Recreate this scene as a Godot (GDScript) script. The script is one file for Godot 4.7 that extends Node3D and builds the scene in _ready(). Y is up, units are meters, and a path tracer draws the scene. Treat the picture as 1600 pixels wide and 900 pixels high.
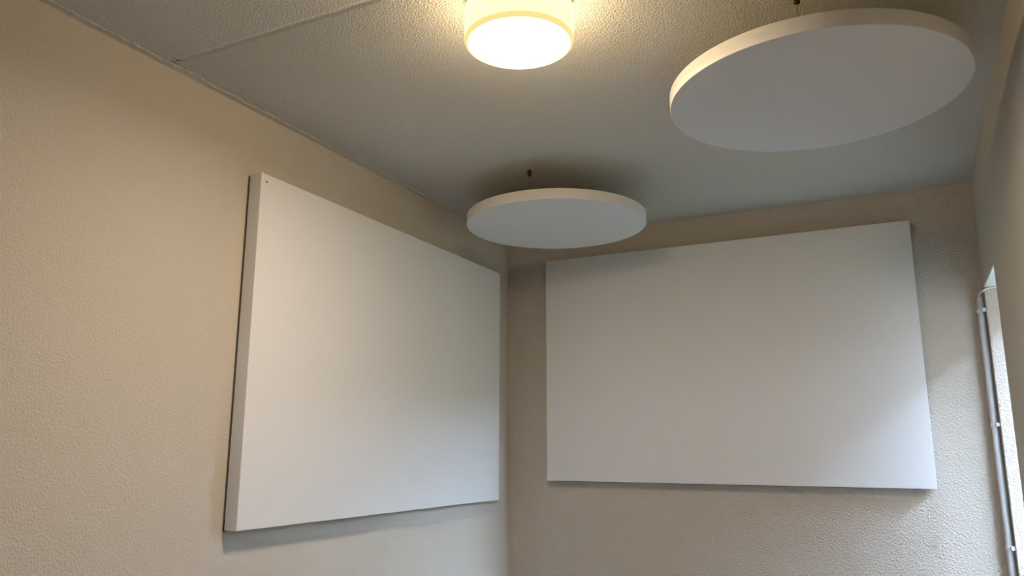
extends Node3D

const W := 1.969      # room width, left wall at x = 0
const H := 2.55       # ceiling height
const D := 4.3        # wall behind the camera
const T := 0.25       # wall thickness
const NICHE_Z0 := 0.056
const NICHE_Z1 := 0.457
const NICHE_TOP := 2.135
const NICHE_SILL := 0.95

const GLASS_WALL_TINT := Color(1.0, 0.865, 0.68)
const GLASS_BOTTOM_TINT := Color(1.0, 0.925, 0.85)
var rng := RandomNumberGenerator.new()
const FRONT_X0 := 0.62
const FRONT_X1 := 0.81
const FRONT_Y0 := 1.73
const FRONT_Y1 := 1.93
var M := {}

func _ready():
	rng.seed = 7
	# ---------------------------------------------------------------- camera
	var cam := Camera3D.new()
	cam.name = "camera"
	cam.fov = rad_to_deg(2.0 * atan(450.0 / 1214.65))
	cam.position = Vector3(1.6864, H - 1.0, 3.3108)
	cam.rotation = Vector3(0.2037, 0.4681, 0.0025)
	cam.near = 0.02
	add_child(cam)
	cam.current = true
	# ---------------------------------------------------------------- sky and exposure
	var sky_mat := ProceduralSkyMaterial.new()
	sky_mat.sky_top_color = Color(0.75, 0.86, 0.99)
	sky_mat.sky_horizon_color = Color(0.83, 0.905, 0.99)
	sky_mat.ground_bottom_color = Color(0.36, 0.36, 0.33)
	sky_mat.ground_horizon_color = Color(0.48, 0.48, 0.46)
	sky_mat.sun_angle_max = 0.0
	var sky := Sky.new()
	sky.sky_material = sky_mat
	var env := Environment.new()
	env.background_mode = Environment.BG_SKY
	env.sky = sky
	env.background_energy_multiplier = 45.0
	env.tonemap_mode = Environment.TONE_MAPPER_LINEAR
	env.tonemap_exposure = 2.25
	env.sdfgi_enabled = true
	env.ssao_enabled = true
	env.ssil_enabled = true
	var we := WorldEnvironment.new()
	we.name = "environment"
	we.environment = env
	add_child(we)

	make_materials()
	build_shell()
	build_window()
	build_outside()
	build_panels()
	build_discs()
	build_lamp()
	build_conduit()

# ==================================================================== materials
func mat(c: Color, rough := 0.9) -> StandardMaterial3D:
	var m := StandardMaterial3D.new()
	m.albedo_color = c
	m.roughness = rough
	m.metallic_specular = 0.35
	return m

func stucco_texture(size: int, freq: float, seed_: int) -> ImageTexture:
	# rolled wall plaster: rounded blobs with flattened tops, finer grain between
	var a := FastNoiseLite.new()
	a.seed = seed_
	a.noise_type = FastNoiseLite.TYPE_SIMPLEX_SMOOTH
	a.frequency = freq
	a.fractal_octaves = 3
	a.fractal_gain = 0.5
	a.domain_warp_enabled = true
	a.domain_warp_amplitude = 6.0
	a.domain_warp_frequency = freq * 0.8
	var b := FastNoiseLite.new()
	b.seed = seed_ + 5
	b.noise_type = FastNoiseLite.TYPE_SIMPLEX_SMOOTH
	b.frequency = freq * 0.28
	b.fractal_octaves = 2
	var ia := a.get_seamless_image(size, size, false, false, 0.12, true)
	var ib := b.get_seamless_image(size, size, false, false, 0.12, true)
	var da := ia.get_data()
	var db := ib.get_data()
	var out := PackedByteArray()
	out.resize(size * size)
	for i in size * size:
		var h := da[i] / 255.0
		var g := db[i] / 255.0
		h = smoothstep(0.28, 0.86, h)
		out[i] = int(clampf(h * (0.62 + 0.38 * g) * 255.0, 0.0, 255.0))
	var img := Image.create_from_data(size, size, false, Image.FORMAT_L8, out)
	return ImageTexture.create_from_image(img)

func relief(m: StandardMaterial3D, tex: Texture2D, period: float, cm: float):
	m.uv1_triplanar = true
	m.uv1_world_triplanar = true
	m.uv1_scale = Vector3.ONE / period
	m.heightmap_enabled = true
	m.heightmap_texture = tex
	m.heightmap_scale = cm

func make_materials():
	var coarse := stucco_texture(1536, 0.030, 11)
	var fine := stucco_texture(1536, 0.030, 23)
	M.wall = mat(Color(0.81, 0.775, 0.725), 0.85)
	relief(M.wall, coarse, 0.46, 0.23)
	M.wall_left = mat(Color(0.81, 0.775, 0.725), 0.85)
	relief(M.wall_left, coarse, 0.40, 0.085)
	M.ceiling = mat(Color(0.81, 0.80, 0.77), 0.9)
	relief(M.ceiling, fine, 0.34, 0.15)
	M.smooth_wall = mat(Color(0.71, 0.685, 0.63), 0.8)
	relief(M.smooth_wall, fine, 1.1, 0.05)
	M.panel = mat(Color(0.915, 0.915, 0.915), 0.8)
	M.disc = mat(Color(0.905, 0.905, 0.91), 0.8)
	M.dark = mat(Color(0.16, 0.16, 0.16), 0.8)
	M.screw = mat(Color(0.35, 0.34, 0.32), 0.5)
	M.brass = mat(Color(0.30, 0.23, 0.12), 0.4)
	M.brass.metallic = 0.8
	M.wire = mat(Color(0.62, 0.62, 0.60), 0.35)
	M.wire.metallic = 0.9
	M.fitting = mat(Color(0.20, 0.16, 0.11), 0.45)
	M.fitting.metallic = 0.6
	M.pipe = mat(Color(0.80, 0.82, 0.83), 0.3)
	M.clip = mat(Color(0.84, 0.84, 0.83), 0.5)
	M.cable = mat(Color(0.88, 0.87, 0.84), 0.5)
	M.floor = mat(Color(0.71, 0.80, 0.88), 0.6)  # floor is out of view; blue tint cools the light bounced upwards
	M.gloss_white = mat(Color(0.93, 0.93, 0.93), 0.4)
	M.dark_sill = mat(Color(0.26, 0.26, 0.27), 0.5)  # sill is out of view, kept dark to cut light bounced up
	M.timber = mat(Color(0.36, 0.33, 0.30), 0.6)  # dark tone of the added jamb lining, soaks up bounced light
	M.soffit = mat(Color(0.92, 0.92, 0.91), 0.6)
	M.glass = StandardMaterial3D.new()
	M.glass.albedo_color = Color(0.95, 0.98, 1.0, 0.06)
	M.glass.transparency = BaseMaterial3D.TRANSPARENCY_ALPHA
	M.glass.roughness = 0.0
	M.render = mat(Color(0.33, 0.25, 0.21), 0.9)  # kept dark so the unseen house reflects little light indoors
	M.roof = mat(Color(0.34, 0.22, 0.18), 0.9)
	M.leaf = mat(Color(0.20, 0.25, 0.17), 0.9)
	M.dark_ground = mat(Color(0.20, 0.22, 0.17), 1.0)

# ==================================================================== mesh helpers
func mb() -> SurfaceTool:
	var st := SurfaceTool.new()
	st.begin(Mesh.PRIMITIVE_TRIANGLES)
	return st

func tri(st: SurfaceTool, a: Vector3, b: Vector3, c: Vector3, g := -1):
	st.set_smooth_group(g)
	st.add_vertex(a)
	st.set_smooth_group(g)
	st.add_vertex(b)
	st.set_smooth_group(g)
	st.add_vertex(c)

func quad(st: SurfaceTool, a: Vector3, b: Vector3, c: Vector3, d: Vector3, g := -1):
	tri(st, a, b, c, g)
	tri(st, a, c, d, g)

func quad_out(st: SurfaceTool, a: Vector3, b: Vector3, c: Vector3, d: Vector3, n: Vector3, g := -1):
	# clockwise seen from the side n points to
	if (b - a).cross(c - a).dot(n) > 0.0:
		quad(st, a, d, c, b, g)
	else:
		quad(st, a, b, c, d, g)

func box(st: SurfaceTool, lo: Vector3, hi: Vector3):
	var v := func(x: int, y: int, z: int) -> Vector3:
		return Vector3(hi.x if x else lo.x, hi.y if y else lo.y, hi.z if z else lo.z)
	for s in [0, 1]:
		var k := -1.0 if s == 0 else 1.0
		quad_out(st, v.call(s, 0, 0), v.call(s, 1, 0), v.call(s, 1, 1), v.call(s, 0, 1), Vector3(k, 0, 0))
		quad_out(st, v.call(0, s, 0), v.call(1, s, 0), v.call(1, s, 1), v.call(0, s, 1), Vector3(0, k, 0))
		quad_out(st, v.call(0, 0, s), v.call(1, 0, s), v.call(1, 1, s), v.call(0, 1, s), Vector3(0, 0, k))

func bevel_box(st: SurfaceTool, lo: Vector3, hi: Vector3, r: float):
	# box with rounded edges: a cube grid pushed onto a rounded box, sub rings at each edge
	var n := 4
	var axis_pts := func(a: float, b: float) -> Array:
		var p := []
		for i in n + 1:
			p.append(a + r - r * cos(i * PI / 2.0 / n) if false else a + r * i / float(n))
		for i in n + 1:
			p.append(b - r + r * i / float(n))
		return p
	var ps := [axis_pts.call(lo.x, hi.x), axis_pts.call(lo.y, hi.y), axis_pts.call(lo.z, hi.z)]
	var il := lo + Vector3.ONE * r
	var ih := hi - Vector3.ONE * r
	for ax in 3:
		var u := (ax + 1) % 3
		var w := (ax + 2) % 3
		for s in 2:
			var fixed: float = lo[ax] if s == 0 else hi[ax]
			var nn := Vector3.ZERO
			nn[ax] = -1.0 if s == 0 else 1.0
			for i in ps[u].size() - 1:
				for j in ps[w].size() - 1:
					var c := []
					for o in [[0, 0], [1, 0], [1, 1], [0, 1]]:
						var p := Vector3.ZERO
						p[ax] = fixed
						p[u] = ps[u][i + o[0]]
						p[w] = ps[w][j + o[1]]
						var q := p.clamp(il, ih)
						var d := p - q
						c.append(q + d.normalized() * r)
					quad_out(st, c[0], c[1], c[2], c[3], nn, 1)

func lathe(st: SurfaceTool, centre: Vector3, prof: Array, seg := 64):
	# prof: Vector2(radius, height), from top to bottom on the outside
	for i in prof.size() - 1:
		for k in seg:
			var a0 := TAU * k / seg
			var a1 := TAU * (k + 1) / seg
			var p0: Vector2 = prof[i]
			var p1: Vector2 = prof[i + 1]
			var f := func(p: Vector2, a: float) -> Vector3:
				return centre + Vector3(p.x * cos(a), p.y, p.x * sin(a))
			var A: Vector3 = f.call(p0, a0)
			var B: Vector3 = f.call(p0, a1)
			var C: Vector3 = f.call(p1, a1)
			var E: Vector3 = f.call(p1, a0)
			if p0.x > 1e-6:
				tri(st, A, B, C, 1)
			if p1.x > 1e-6:
				tri(st, A, C, E, 1)

func tube(st: SurfaceTool, pts: Array, r: float, seg := 12):
	var rings := []
	var up := Vector3(0.31, 0.2, 0.93).normalized()
	for i in pts.size():
		var d: Vector3 = (pts[mini(i + 1, pts.size() - 1)] - pts[maxi(i - 1, 0)]).normalized()
		var x := up.cross(d).normalized()
		var y := d.cross(x).normalized()
		var ring := []
		for k in seg:
			var a := TAU * k / seg
			ring.append(pts[i] + (x * cos(a) + y * sin(a)) * r)
		rings.append(ring)
	for i in pts.size() - 1:
		for k in seg:
			var k1 := (k + 1) % seg
			quad_out(st, rings[i][k], rings[i][k1], rings[i + 1][k1], rings[i + 1][k], rings[i][k] - pts[i], 1)
	for e in [0, pts.size() - 1]:
		var d2: Vector3 = pts[1] - pts[0] if e == 0 else pts[-2] - pts[-1]
		for k in seg:
			var k1 := (k + 1) % seg
			var a: Vector3 = rings[e][k]
			var b: Vector3 = rings[e][k1]
			if (a - pts[e]).cross(b - pts[e]).dot(-d2) > 0.0:
				tri(st, pts[e], b, a, -1)
			else:
				tri(st, pts[e], a, b, -1)

func commit(st: SurfaceTool, called: String, m: Material, parent: Node = self) -> MeshInstance3D:
	st.generate_normals()
	var o := MeshInstance3D.new()
	o.name = called
	o.mesh = st.commit()
	o.material_override = m
	o.cast_shadow = GeometryInstance3D.SHADOW_CASTING_SETTING_ON
	parent.add_child(o, true)
	return o

func thing(called: String, label: String, category: String, at: Vector3, group := "") -> Node3D:
	var o := Node3D.new()
	o.name = called
	o.position = at
	add_child(o, true)
	tag(o, label, category, group)
	return o

func tag(o: Node, label: String, category: String, group := ""):
	o.set_meta("label", label)
	o.set_meta("category", category)
	if group:
		o.set_meta("group", group)

func structure(o: Node, label: String, category: String):
	tag(o, label, category)
	o.set_meta("kind", "structure")

# ==================================================================== room shell
func build_shell():
	var st := mb()
	box(st, Vector3(-T, -0.2, -T), Vector3(W + T, 0, D + T))
	structure(commit(st, "floor", M.floor), "plain blue-grey floor of the small room, tinted to cool bounced light", "floor")

	# ceiling with a filled joint line parallel to the back wall
	st = mb()
	var gz := 2.022
	var gw := 0.013
	var gd := 0.0038
	var y0 := H
	var prof := [Vector2(-T, y0)]
	for i in 9:
		var t := i / 8.0 * 2.0 - 1.0
		prof.append(Vector2(gz + t * gw, y0 + gd * (0.5 + 0.5 * cos(t * PI))))
	prof.append(Vector2(D + T, y0))
	var nx := 60
	for i in prof.size() - 1:
		for k in nx:
			var xa := lerpf(-T, W + T, k / float(nx))
			var xb := lerpf(-T, W + T, (k + 1) / float(nx))
			var wob := func(x: float, p: Vector2) -> Vector3:
				var inside := absf(p.x - gz) < gw * 1.01
				return Vector3(x, p.y, p.x + (0.0012 * sin(x * 31.0) + 0.001 * sin(x * 83.0 + 1.0) if inside else 0.0))
			quad_out(st, wob.call(xa, prof[i]), wob.call(xb, prof[i]), wob.call(xb, prof[i + 1]), wob.call(xa, prof[i + 1]), Vector3(0, -1, 0), 1)
	var t0 := y0 + 0.25
	quad_out(st, Vector3(-T, t0, -T), Vector3(W + T, t0, -T), Vector3(W + T, t0, D + T), Vector3(-T, t0, D + T), Vector3(0, 1, 0))
	for s in [[-T, Vector3(-1, 0, 0)], [W + T, Vector3(1, 0, 0)]]:
		quad_out(st, Vector3(s[0], y0, -T), Vector3(s[0], t0, -T), Vector3(s[0], t0, D + T), Vector3(s[0], y0, D + T), s[1])
	for s in [[-T, Vector3(0, 0, -1)], [D + T, Vector3(0, 0, 1)]]:
		quad_out(st, Vector3(-T, y0, s[0]), Vector3(-T, t0, s[0]), Vector3(W + T, t0, s[0]), Vector3(W + T, y0, s[0]), s[1])
	var cl := commit(st, "ceiling", M.ceiling)
	structure(cl, "off-white stippled plaster ceiling with a filled joint line", "ceiling")

	for p in [[0.030, 2.045, 0.006], [0.043, 2.020, 0.005], [0.055, 2.033, 0.004], [0.036, 1.985, 0.005]]:
		st = mb()
		var pl := []
		for i in 6:
			pl.append(Vector2(p[2] * sin(i / 5.0 * PI / 2), 0.5 * p[2] * cos(i / 5.0 * PI / 2)))
		lathe(st, Vector3.ZERO, pl, 14)
		var lump := commit(st, "plaster_lump", M.ceiling, cl)
		lump.position = Vector3(p[0], H + 0.0005, p[1])
		lump.rotation = Vector3(PI, rng.randf() * 3.0, 0)
		lump.scale = Vector3(1.0, 1.0, 1.6)
	st = mb()
	tube(st, [Vector3(0.049, H + 0.001, 2.026), Vector3(0.049, H - 0.0008, 2.026)], 0.0022, 10)
	commit(st, "drill_hole", M.dark, cl)

	st = mb()
	box(st, Vector3(-T, 0, -T), Vector3(0, H, D + T))
	structure(commit(st, "wall_left", M.wall_left), "beige textured plaster wall behind the left white panel", "wall")

	st = mb()
	box(st, Vector3(0, 0, -T), Vector3(W + T, H, 0))
	var back := commit(st, "wall_back", M.wall)
	structure(back, "beige textured plaster wall behind the right white panel", "wall")
	# small plaster lumps and a plugged hole on the back wall
	for p in [[1.581, -1.337, 0.006], [1.741, -1.335, 0.008], [1.741, -1.377, 0.005], [1.60, -1.395, 0.004]]:
		st = mb()
		var r: float = p[2]
		var pr := []
		for i in 6:
			pr.append(Vector2(r * sin(i / 5.0 * PI / 2), 0.7 * r * cos(i / 5.0 * PI / 2)))
		lathe(st, Vector3.ZERO, pr, 14)
		var l := commit(st, "plaster_lump", M.wall, back)
		l.position = Vector3(p[0], H + p[1], -0.001)
		l.rotation = Vector3(PI / 2, 0, rng.randf() * 3.0)
		l.scale = Vector3(1.0, 1.0, 1.5)

	# right wall: the window opening is cut out of it
	st = mb()
	var x0 := W
	var x1 := W + T
	box(st, Vector3(x0, 0, 0), Vector3(x1, H, NICHE_Z0))
	box(st, Vector3(x0, NICHE_TOP, NICHE_Z0), Vector3(x1, H, NICHE_Z1))
	box(st, Vector3(x0, 0, NICHE_Z0), Vector3(x1, NICHE_SILL, NICHE_Z1))
	box(st, Vector3(x0, 0, NICHE_Z1), Vector3(x1, H, D + T))
	var rw := commit(st, "wall_right", M.smooth_wall)
	structure(rw, "smooth taupe wall at the right edge with a window niche", "wall")
	# reveal lining: textured plaster on the far jamb, white board on the head
	st = mb()
	bevel_box(st, Vector3(x0 + 0.001, NICHE_SILL, NICHE_Z0 - 0.002), Vector3(x1 - 0.07, NICHE_TOP - 0.012, NICHE_Z0 + 0.004), 0.0018)
	commit(st, "reveal_plaster", M.wall, rw)
	st = mb()
	bevel_box(st, Vector3(x0 + 0.001, NICHE_TOP - 0.006, NICHE_Z0 + 0.004), Vector3(x1 - 0.07, NICHE_TOP + 0.002, NICHE_Z1 - 0.001), 0.002)
	commit(st, "head_lining", M.soffit, rw)
	st = mb()
	bevel_box(st, Vector3(x0 + 0.004, NICHE_SILL + 0.02, NICHE_Z1 - 0.004), Vector3(x1 - 0.07, NICHE_TOP - 0.006, NICHE_Z1 + 0.002), 0.0018)
	commit(st, "added_dark_lining", M.timber, rw)  # added out of view, cuts light bounced onto the back wall

	st = mb()
	box(st, Vector3(0, 0, D), Vector3(FRONT_X0, H, D + T))
	box(st, Vector3(FRONT_X1, 0, D), Vector3(W, H, D + T))
	box(st, Vector3(FRONT_X0, 0, D), Vector3(FRONT_X1, FRONT_Y0, D + T))
	box(st, Vector3(FRONT_X0, FRONT_Y1, D), Vector3(FRONT_X1, H, D + T))
	structure(commit(st, "wall_front", M.smooth_wall), "plain wall of the room behind the viewer", "wall")

	# uneven filler bead where left wall and ceiling meet
	st = mb()
	var n1 := FastNoiseLite.new()
	n1.seed = 3
	n1.frequency = 13.0
	n1.fractal_octaves = 5
	n1.fractal_gain = 0.62
	var n2 := FastNoiseLite.new()
	n2.seed = 9
	n2.frequency = 30.0
	n2.fractal_octaves = 4
	n2.fractal_gain = 0.6
	var rows := []
	var steps := 2400
	for i in steps + 1:
		var z := D * i / float(steps)
		var a := n1.get_noise_1d(z)
		var b := n2.get_noise_1d(z)
		var wd := 0.022 + 0.008 * a
		var lip := maxf(0.0008, 0.0030 + 0.0052 * b)
		rows.append([Vector3(-0.001, H - 0.004, z), Vector3(0.004, H - 0.0024 + 0.001 * b, z), Vector3(wd - 0.008, H - 0.0012, z), Vector3(wd - 0.0045, H - lip, z), Vector3(wd - 0.001, H - lip * 0.8, z), Vector3(wd + 0.001, H + 0.001, z)])
	for i in steps:
		for j in 5:
			quad_out(st, rows[i][j], rows[i][j + 1], rows[i + 1][j + 1], rows[i + 1][j], Vector3(0.2, -1, 0), 1)
		quad_out(st, rows[i][0], rows[i][5], rows[i + 1][5], rows[i + 1][0], Vector3(0, 1, 0))
	structure(commit(st, "trim_1", mat(Color(0.80, 0.785, 0.745), 0.7)), "uneven painted filler bead along the left wall and ceiling", "trim")

# ==================================================================== window
func build_window():
	glazing("window_1", "narrow white window in the niche of the right wall", NICHE_Z1 - NICHE_Z0, NICHE_TOP - NICHE_SILL,
		Vector3(W + T - 0.04, NICHE_SILL, (NICHE_Z0 + NICHE_Z1) / 2), PI / 2)
	glazing("window_2", "small unseen window behind the viewer that lights surfaces facing it", FRONT_X1 - FRONT_X0, FRONT_Y1 - FRONT_Y0,
		Vector3((FRONT_X0 + FRONT_X1) / 2, FRONT_Y0, D + T - 0.04), 0.0)  # out of view, sized to light the panels from behind the viewer

func glazing(called: String, label: String, wide: float, hh: float, at: Vector3, turn: float):
	# local: x across, y up, +z outdoors
	var w := Node3D.new()
	w.name = called
	w.position = at
	w.rotation.y = turn
	add_child(w)
	structure(w, label, "window")
	var hx := wide / 2
	var f := 0.022
	var parts := [
		[Vector3(-hx, 0, -0.03), Vector3(hx, f, 0.03)],
		[Vector3(-hx, hh - f, -0.03), Vector3(hx, hh, 0.03)],
		[Vector3(-hx, f, -0.03), Vector3(-hx + f, hh - f, 0.03)],
		[Vector3(hx - f, f, -0.03), Vector3(hx, hh - f, 0.03)]]
	var st := mb()
	for p in parts:
		bevel_box(st, p[0], p[1], 0.003)
	commit(st, "window_frame", M.gloss_white, w)
	st = mb()
	box(st, Vector3(-hx + f, f, -0.003), Vector3(hx - f, hh - f, 0.003))
	commit(st, "pane", M.glass, w)
	st = mb()
	bevel_box(st, Vector3(-hx + 0.001, -0.002, -0.24), Vector3(hx - 0.004, 0.022, -0.03), 0.004)
	commit(st, "window_sill", M.dark_sill, w)

# ==================================================================== outside
func build_outside():
	var st := mb()
	box(st, Vector3(-30, -0.6, -30), Vector3(40, -0.3, 40))
	structure(commit(st, "ground", M.dark_ground), "unseen dark ground outside the window that keeps bounced light low", "ground")  # out of view, coloured dark to hold down light bounced indoors
	# added eaves above the niche window, cutting steep sky light on the reveal
	st = mb()
	bevel_box(st, Vector3(W + T + 0.001, 2.72, -3.0), Vector3(W + T + 0.75, 2.84, D + 1.0), 0.01)
	structure(commit(st, "trim_2", M.render), "added dark eaves board outside that cuts steep sky light on the niche reveal", "eaves")
	# house out of view, placed to keep the sky off the back wall
	var t := thing("unseen_house", "unseen dark house opposite the niche window that darkens the back wall", "house", Vector3(7.2, -0.3, 1.0))
	t.set_meta("kind", "structure")
	st = mb()
	box(st, Vector3(0, 0, 0), Vector3(7, 5.6, 12))
	commit(st, "house_wall", M.render, t)
	st = mb()
	var e := 0.3
	for s in [-1.0, 1.0]:
		var xe: float = 3.5 + s * (3.5 + e)
		var n: Vector3 = Vector3(s, 1.6, 0).normalized()
		for q in [[0.0, 1.0], [-0.16, -1.0]]:
			quad_out(st, Vector3(xe, 5.62 + q[0], -e), Vector3(3.5, 8.0 + q[0], -e), Vector3(3.5, 8.0 + q[0], 12 + e), Vector3(xe, 5.62 + q[0], 12 + e), n * q[1])
		quad_out(st, Vector3(xe, 5.62, -e), Vector3(xe, 5.46, -e), Vector3(xe, 5.46, 12 + e), Vector3(xe, 5.62, 12 + e), Vector3(s, 0, 0))
		for z in [[-e, -1.0], [12 + e, 1.0]]:
			quad_out(st, Vector3(xe, 5.46, z[0]), Vector3(xe, 5.62, z[0]), Vector3(3.5, 8.0, z[0]), Vector3(3.5, 7.84, z[0]), Vector3(0, 0, z[1]))
			tri(st, Vector3(3.5 - s * 3.5, 5.6, z[0] - z[1] * e), Vector3(3.5, 7.84, z[0] - z[1] * e), Vector3(3.5, 5.6, z[0] - z[1] * e))
	commit(st, "house_roof", M.roof, t)
	for z in [1.6, 4.6, 7.6]:
		for y in [1.0, 3.6]:
			st = mb()
			bevel_box(st, Vector3(-0.04, y, z), Vector3(0.03, y + 1.2, z + 1.0), 0.01)
			var f := commit(st, "house_window", M.gloss_white, t)
			st = mb()
			box(st, Vector3(-0.045, y + 0.08, z + 0.08), Vector3(-0.03, y + 1.12, z + 0.92))
			commit(st, "pane", mat(Color(0.12, 0.14, 0.16), 0.05), f)
	# clipped hedge out of view, placed to hide low sky from the left wall
	st = mb()
	var nz := FastNoiseLite.new()
	nz.seed = 4
	nz.frequency = 0.9
	var ring := [Vector2(-0.45, 0.0), Vector2(-0.5, 1.2), Vector2(-0.48, 2.5), Vector2(-0.3, 3.0), Vector2(0, 3.1), Vector2(0.3, 3.0), Vector2(0.48, 2.5), Vector2(0.5, 1.2), Vector2(0.45, 0.0)]
	var cols := []
	for i in 81:
		var z := -9.0 + 9.6 * i / 80.0
		var c := []
		for p in ring:
			var k: float = nz.get_noise_3d(p.x * 4.0, p.y * 3.0, z * 4.0) * 0.16
			c.append(Vector3(p.x * (1.0 + k), p.y * (1.0 + 0.25 * k), z))
		cols.append(c)
	for i in 80:
		for j in ring.size() - 1:
			quad_out(st, cols[i][j], cols[i][j + 1], cols[i + 1][j + 1], cols[i + 1][j], cols[i][j] - Vector3(0, 1.2, cols[i][j].z), 1)
	var hd := commit(st, "unseen_hedge", M.leaf)
	hd.position = Vector3(6.6, -0.3, 0)
	hd.set_meta("kind", "structure")
	tag(hd, "unseen tall green hedge opposite the niche window that hides the low sky", "hedge")

# ==================================================================== wall panels
func build_panels():
	panel("left", Vector3(0, H - 1.2188, 0.2050), 1.506, 1.0116,
		"white rectangular acoustic panel on the left wall", true)
	panel("back", Vector3(0.2176, H - 1.1395, 0), 1.5343, 1.005,
		"white rectangular acoustic panel on the back wall", false)

func panel(_where: String, at: Vector3, length: float, height: float, label: String, left: bool):
	var t := thing("acoustic_board", label, "wall panel", at, "white rectangular acoustic panels")
	# local: x along the wall, y up, z out of the wall
	if left:
		t.rotation.y = PI / 2
		t.position.z += length
	var st := mb()
	bevel_box(st, Vector3(0, 0, 0.009), Vector3(length, height, 0.055), 0.0022)
	commit(st, "cover", M.panel, t)
	st = mb()
	var e := 0.05
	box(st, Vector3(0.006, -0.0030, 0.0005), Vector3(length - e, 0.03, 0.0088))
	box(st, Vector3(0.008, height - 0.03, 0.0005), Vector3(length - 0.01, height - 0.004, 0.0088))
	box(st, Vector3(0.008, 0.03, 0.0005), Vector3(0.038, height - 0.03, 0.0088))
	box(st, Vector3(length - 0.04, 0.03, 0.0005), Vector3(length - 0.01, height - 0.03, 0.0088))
	commit(st, "dark_back_frame", M.dark, t)  # dark strips behind the cover, showing as a thin line below it
	if left:
		st = mb()
		var pr := []
		for i in 5:
			pr.append(Vector2(0.0035 * sin(i / 4.0 * PI / 2), 0.0012 * cos(i / 4.0 * PI / 2)))
		lathe(st, Vector3.ZERO, pr, 12)
		var s := commit(st, "pin", M.screw, t)
		s.rotation.x = PI / 2
		s.position = Vector3(0.022, height - 0.024, 0.0549)

# ==================================================================== ceiling discs
func build_discs():
	disc(Vector3(0.520, H - 0.150, 0.624), "white round ceiling disc hanging nearest the back left corner, smaller in view")
	disc(Vector3(1.543, H - 0.150, 1.374), "large white round ceiling disc hanging beside the right wall, nearest the viewer")

func disc(at: Vector3, label: String):
	var t := thing("acoustic_disc", label, "ceiling disc", at, "white round ceiling discs")
	var r := 0.348
	var h := 0.038
	var b := 0.002
	var prof := [Vector2(0, h)]
	for i in 5:
		var a := i / 4.0 * PI / 2
		prof.append(Vector2(r - b + b * sin(a), h - b + b * cos(a)))
	for i in 5:
		var a := i / 4.0 * PI / 2
		prof.append(Vector2(r - b + b * cos(a), b - b * sin(a)))
	prof.append(Vector2(0, 0))
	var st := mb()
	lathe(st, Vector3.ZERO, prof, 128)
	commit(st, "disc_body", M.disc, t)
	for k in 3:
		var a: float = [PI / 2, PI * 1.28, PI * 1.72][k]
		var p := Vector3(cos(a), 0, sin(a)) * 0.24
		st = mb()
		tube(st, [p + Vector3(0, h - 0.002, 0), p + Vector3(0, 0.14, 0)], 0.0008, 8)
		commit(st, "suspension_wire", M.wire, t)
		st = mb()
		var g := [Vector2(0, 0.150), Vector2(0.0075, 0.150), Vector2(0.0075, 0.138), Vector2(0.0062, 0.1365), Vector2(0.0062, 0.1350), Vector2(0.0072, 0.134), Vector2(0.0072, 0.131), Vector2(0.005, 0.1285), Vector2(0, 0.1285)]
		lathe(st, p, g, 20)
		commit(st, "wire_gripper", M.brass, t)
		st = mb()
		lathe(st, p, [Vector2(0, h + 0.006), Vector2(0.006, h + 0.006), Vector2(0.009, h - 0.001), Vector2(0, h - 0.001)], 16)
		commit(st, "anchor", M.brass, t)

# ==================================================================== lamp
func build_lamp():
	var t := thing("ceiling_lamp", "glowing warm opal glass drum lamp fixed to the ceiling", "ceiling lamp", Vector3(0.987, H, 1.896))
	var st := mb()
	lathe(st, Vector3.ZERO, [Vector2(0, 0.0), Vector2(0.112, 0.0), Vector2(0.113, -0.001), Vector2(0.113, -0.009), Vector2(0.112, -0.010), Vector2(0, -0.010)], 72)
	commit(st, "lamp_base", M.fitting, t)
	# opal glass: shoulder, straight wall, rounded rim, slightly domed bottom
	var R_ := 0.121
	var shoulder := [Vector2(0.100, -0.010)]
	for i in 9:
		var a := i / 8.0 * PI / 2
		shoulder.append(Vector2(R_ - 0.020 + 0.020 * sin(a), -0.046 + 0.024 * cos(a)))
	shoulder.append(Vector2(R_, -0.113))
	var rim := [Vector2(R_, -0.113)]
	for i in 7:
		var a := i / 6.0 * PI / 2
		rim.append(Vector2(R_ - 0.007 + 0.007 * cos(a), -0.116 - 0.007 * sin(a)))
	var bottom := [Vector2(R_ - 0.007, -0.123), Vector2(0.09, -0.124), Vector2(0.05, -0.125), Vector2(0, -0.1255)]
	# one glass shade: straight wall, thicker rim, bright bottom
	var glass := ArrayMesh.new()
	for p in [shoulder, rim, bottom]:
		st = mb()
		lathe(st, Vector3.ZERO, p, 96)
		st.generate_normals()
		st.commit(glass)
	glass.surface_set_material(0, lamp_mat(Color(1.0, 0.925, 0.64), 0.75))
	glass.surface_set_material(1, lamp_mat(Color(1.0, 0.86, 0.55), 0.46))
	glass.surface_set_material(2, lamp_mat(Color(1.0, 0.98, 0.93), 1.10))
	var shade := MeshInstance3D.new()
	shade.name = "glass_shade"
	shade.mesh = glass
	t.add_child(shade)
	var l := OmniLight3D.new()
	l.name = "lamp_light"
	l.light_color = GLASS_WALL_TINT
	l.light_energy = 0.085
	l.light_size = 0.04
	l.omni_range = 12.0
	l.omni_attenuation = 2.0
	l.shadow_enabled = true
	l.position = Vector3(0, -0.055, 0)
	t.add_child(l)
	# the broad glowing bottom of the drum
	var d := AreaLight3D.new()
	d.name = "lamp_bottom_light"
	d.area_size = Vector2(0.17, 0.17)
	d.light_color = GLASS_BOTTOM_TINT
	d.light_energy = 0.58
	d.area_range = 12.0
	d.area_attenuation = 2.0
	d.shadow_enabled = true
	d.position = Vector3(0, -0.129, 0)
	d.rotation.x = -PI / 2
	t.add_child(d)

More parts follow.
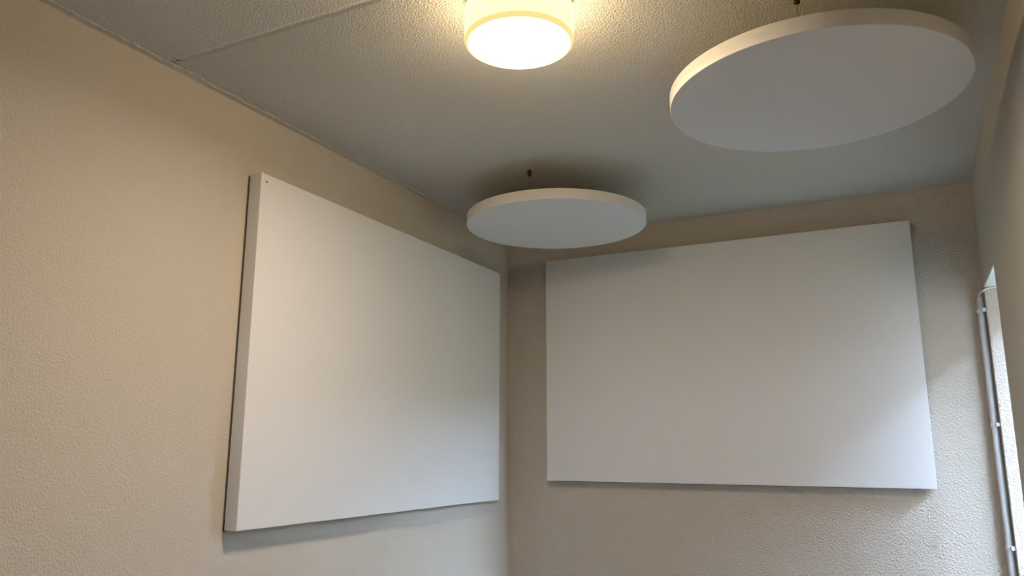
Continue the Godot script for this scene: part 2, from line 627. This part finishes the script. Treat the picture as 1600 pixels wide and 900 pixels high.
func lamp_mat(c: Color, e: float) -> StandardMaterial3D:
	var m := mat(Color(0.62, 0.58, 0.50), 0.25)
	m.emission_enabled = true
	m.emission = c
	m.emission_energy_multiplier = e
	return m

# ==================================================================== conduit and cable
func build_conduit():
	var px := W - 0.0145
	var pz := 0.030
	var top := H - 0.452
	var t := thing("conduit_pipe", "thin grey plastic conduit pipe running down the back right corner", "conduit", Vector3(px, 0, pz))
	var st := mb()
	var pr := [Vector2(0.0085, top), Vector2(0.0105, top), Vector2(0.0112, top - 0.001), Vector2(0.0112, 0.003), Vector2(0, 0.003)]
	lathe(st, Vector3.ZERO, [Vector2(0.0, top - 0.01), Vector2(0.0085, top - 0.01)] + pr, 28)
	commit(st, "pipe", M.pipe, t)
	for y in [-0.501, -0.913, -1.331, -1.75, -2.17]:
		st = mb()
		var cy: float = H + y
		lathe(st, Vector3(0, cy, 0), [Vector2(0.0111, 0.007), Vector2(0.0132, 0.007), Vector2(0.0136, 0.0062), Vector2(0.0136, -0.0062), Vector2(0.0132, -0.007), Vector2(0.0111, -0.007)], 28)
		bevel_box(st, Vector3(0.002, cy - 0.007, 0.008), Vector3(0.0143, cy + 0.007, 0.0245), 0.0015)
		var c := commit(st, "clip", M.clip, t)
		st = mb()
		tube(st, [Vector3(0.001, cy, 0.018), Vector3(0.003, cy, 0.018)], 0.003, 12)
		commit(st, "screw", M.screw, c)
	# white cable out of the pipe into the window head
	var cv := Curve3D.new()
	cv.add_point(Vector3(px, top - 0.03, pz), Vector3.ZERO, Vector3(0, 0.02, 0))
	cv.add_point(Vector3(px, top + 0.006, pz + 0.002), Vector3(0, -0.008, 0), Vector3(0.002, 0.014, 0.012))
	cv.add_point(Vector3(W - 0.001, H - 0.432, NICHE_Z0 + 0.010), Vector3(-0.008, -0.006, -0.008), Vector3(0.02, 0.014, 0.003))
	cv.add_point(Vector3(W + 0.10, H - 0.426, NICHE_Z0 + 0.008), Vector3(-0.03, -0.001, 0), Vector3(0.03, 0, 0))
	cv.add_point(Vector3(W + 0.175, H - 0.428, NICHE_Z0 + 0.008), Vector3(-0.02, 0, 0), Vector3.ZERO)
	cv.bake_interval = 0.006
	st = mb()
	tube(st, Array(cv.get_baked_points()), 0.0035, 10)
	var o := commit(st, "cable", M.cable)
	tag(o, "short white cable leaving the top of the grey conduit pipe", "cable")
